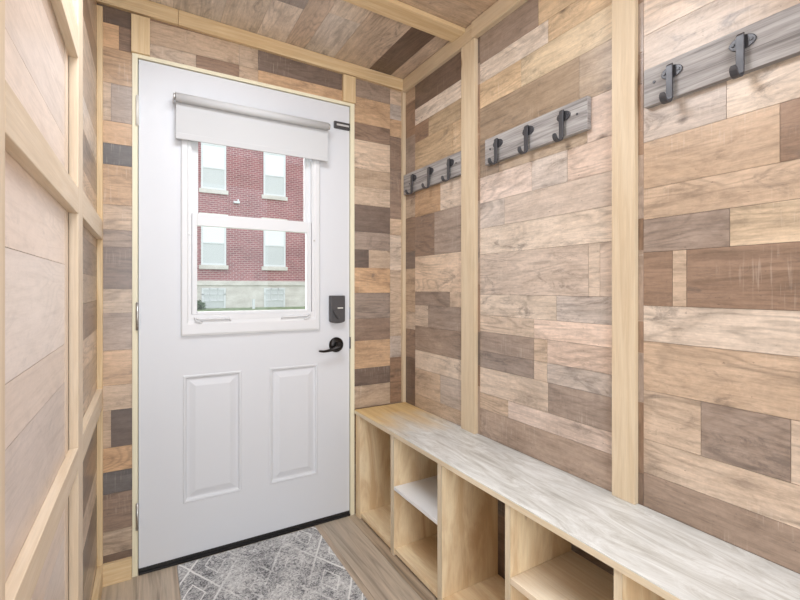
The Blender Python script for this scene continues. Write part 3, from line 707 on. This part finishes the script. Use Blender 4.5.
rack('middle grey hook rack with three hooks, between the two wide battens', 0.885, 1.362, (1.285, 1.128, 0.974), ((1.331, 1.703), (0.923, 1.703)))
rack('nearest grey hook rack, cut off by the right edge of the photo', 0.236, 0.706, (0.631, 0.474, 0.317), ((0.678, 1.706),))

# ---------------------------------------------------------------- rug
m_ = MB(); m_.box(0.112, 0.702, 1.10, 2.012, 0.0, 0.009, 1)
o = m_.build('doormat', M['rug'], None, 0.003); tag(o, 'grey and white distressed rug with diamond lines before the front door', 'rug')

# ---------------------------------------------------------------- outdoors
K = 20.0 / 14.0
def bx(x): return x * K
def bz(z): return CAM_H + (z - CAM_H) * K
m_ = MB(); m_.face([(-14, YD + 0.14, -0.12), (22, YD + 0.14, -0.12), (22, 20.3, bz(0.55)), (-14, 20.3, bz(0.58))], 0)
struct(m_.build('lawn', M['grass']), 'grass lawn outside between the door and the brick building', 'ground')
B = thing('brick_building', 'red brick building with white windows, seen through the door glass', 'building', (bx(2.6), 20.0, bz(0.4)))
def bpart(mb, name, mat, parent=None, bev=0.0):
    o = mb.build(name, M[mat], bevel=bev)
    if parent is None: return attach(o, B)
    o.parent = parent
    for v in o.data.vertices: v.co -= B.location
    return o
m_ = MB(); m_.box(-11, 18, 20.0, 26.0, bz(1.38), 11.5, 0); bpart(m_, 'brick_wall', 'brick')
m_ = MB(); m_.box(-11, 18, 19.98, 26.0, bz(0.2), bz(1.24), 0); bpart(m_, 'foundation', 'stone')
m_ = MB(); m_.box(-11, 18, 19.92, 26.0, bz(1.24), bz(1.38), 0); bpart(m_, 'stone_band', 'stone', None, 0.01)
def street_window(x0, x1, z0, z1, shade, grid=False):
    w = 0.075; yf = 19.95; zm = z0 + (z1 - z0) * 0.47
    m_ = MB(); m_.box(x0, x0 + w, yf, 20.02, z0, z1, 2); m_.box(x1 - w, x1, yf, 20.02, z0, z1, 2)
    m_.box(x0 + w, x1 - w, yf, 20.02, z0, z0 + w, 0); m_.box(x0 + w, x1 - w, yf, 20.02, z1 - w, z1, 0); m_.box(x0 + w, x1 - w, yf, 20.02, zm - 0.03, zm + 0.03, 0)
    if grid:
        for k in (1, 2): 
            xx = x0 + (x1 - x0) * k / 3; m_.box(xx - 0.015, xx + 0.015, yf, 20.02, zm, z1, 2)
        zz = (zm + z1) / 2; m_.box(x0, x1, yf, 20.02, zz - 0.015, zz + 0.015, 0)
    f = bpart(m_, 'window', 'vinyl')
    m_ = MB(); m_.box(x0 + w, x1 - w, 19.975, 20.01, z0 + w, zm - 0.03, 0); bpart(m_, 'pane', 'pane', f)
    m_ = MB(); m_.box(x0 + w, x1 - w, 19.975, 20.01, zm + 0.03, z1 - w, 0); bpart(m_, 'pane' if grid else 'blind', 'pane' if grid else 'blind', f)
for n in range(-2, 4):
    x0, x1 = bx(1.41 + 1.79 * n), bx(2.10 + 1.79 * n)
    for z0, z1 in ((4.08, 5.43), (1.84, 3.24)):
        street_window(x0, x1, bz(z0), bz(z1), True)
        m_ = MB(); m_.box(x0 - 0.08, x1 + 0.08, 19.90, 20.01, bz(z0 - 0.12), bz(z0), 0); bpart(m_, 'window_sill', 'stone')
        m_ = MB(); m_.box(x0 - 0.08, x1 + 0.08, 19.97, 20.01, bz(z1), bz(z1 + 0.13), 0); bpart(m_, 'lintel', 'stone')
    street_window(x0 + 0.02, x1 - 0.02, bz(0.45), bz(1.16), False, True)
m_ = MB(); m_.box(bx(2.30), bx(2.47), 19.78, 20.0, bz(3.72), bz(3.78), 0); m_.box(bx(2.42), bx(2.46), 19.9, 20.0, bz(3.80), bz(3.86), 0); bpart(m_, 'wall_light', 'vinyl')
m_ = MB(); px_ = 2.9 * 19.2 / 14; m_.box(px_ - 0.05, px_ + 0.05, 19.15, 19.25, 0.05, CAM_H + (0.80 - CAM_H) * 19.2 / 14, 2)
m_.box(px_ - 0.06, px_ + 0.06, 19.14, 19.26, CAM_H + (0.80 - CAM_H) * 19.2 / 14, CAM_H + (0.82 - CAM_H) * 19.2 / 14, 2)
tag(m_.build('marker_post', M['vinyl']), 'short white post standing on the grass before the brick building', 'post')
def shrub(x, y, z, r, h, label):
    m_ = MB()
    for k in range(420):
        a, b, c = R.gauss(0, .42), R.gauss(0, .42), R.random()
        p = Vector((x + a * r, y + b * r, z + c * h * (1 - 0.35 * (a * a + b * b))))
        d = Vector((R.uniform(-1, 1), R.uniform(-1, 1), R.uniform(-.3, 1))).normalized() * 0.07; e = d.orthogonal().normalized() * 0.03
        m_.face([p - d, p + e, p + d, p - e], 0)
    tag(m_.build('shrub', M['leaf']), label, 'shrub')
shrub(1.35 * 19.4 / 14, 19.4, 0.12, 0.30, 0.55, 'dark green shrub at the foot of the brick building')
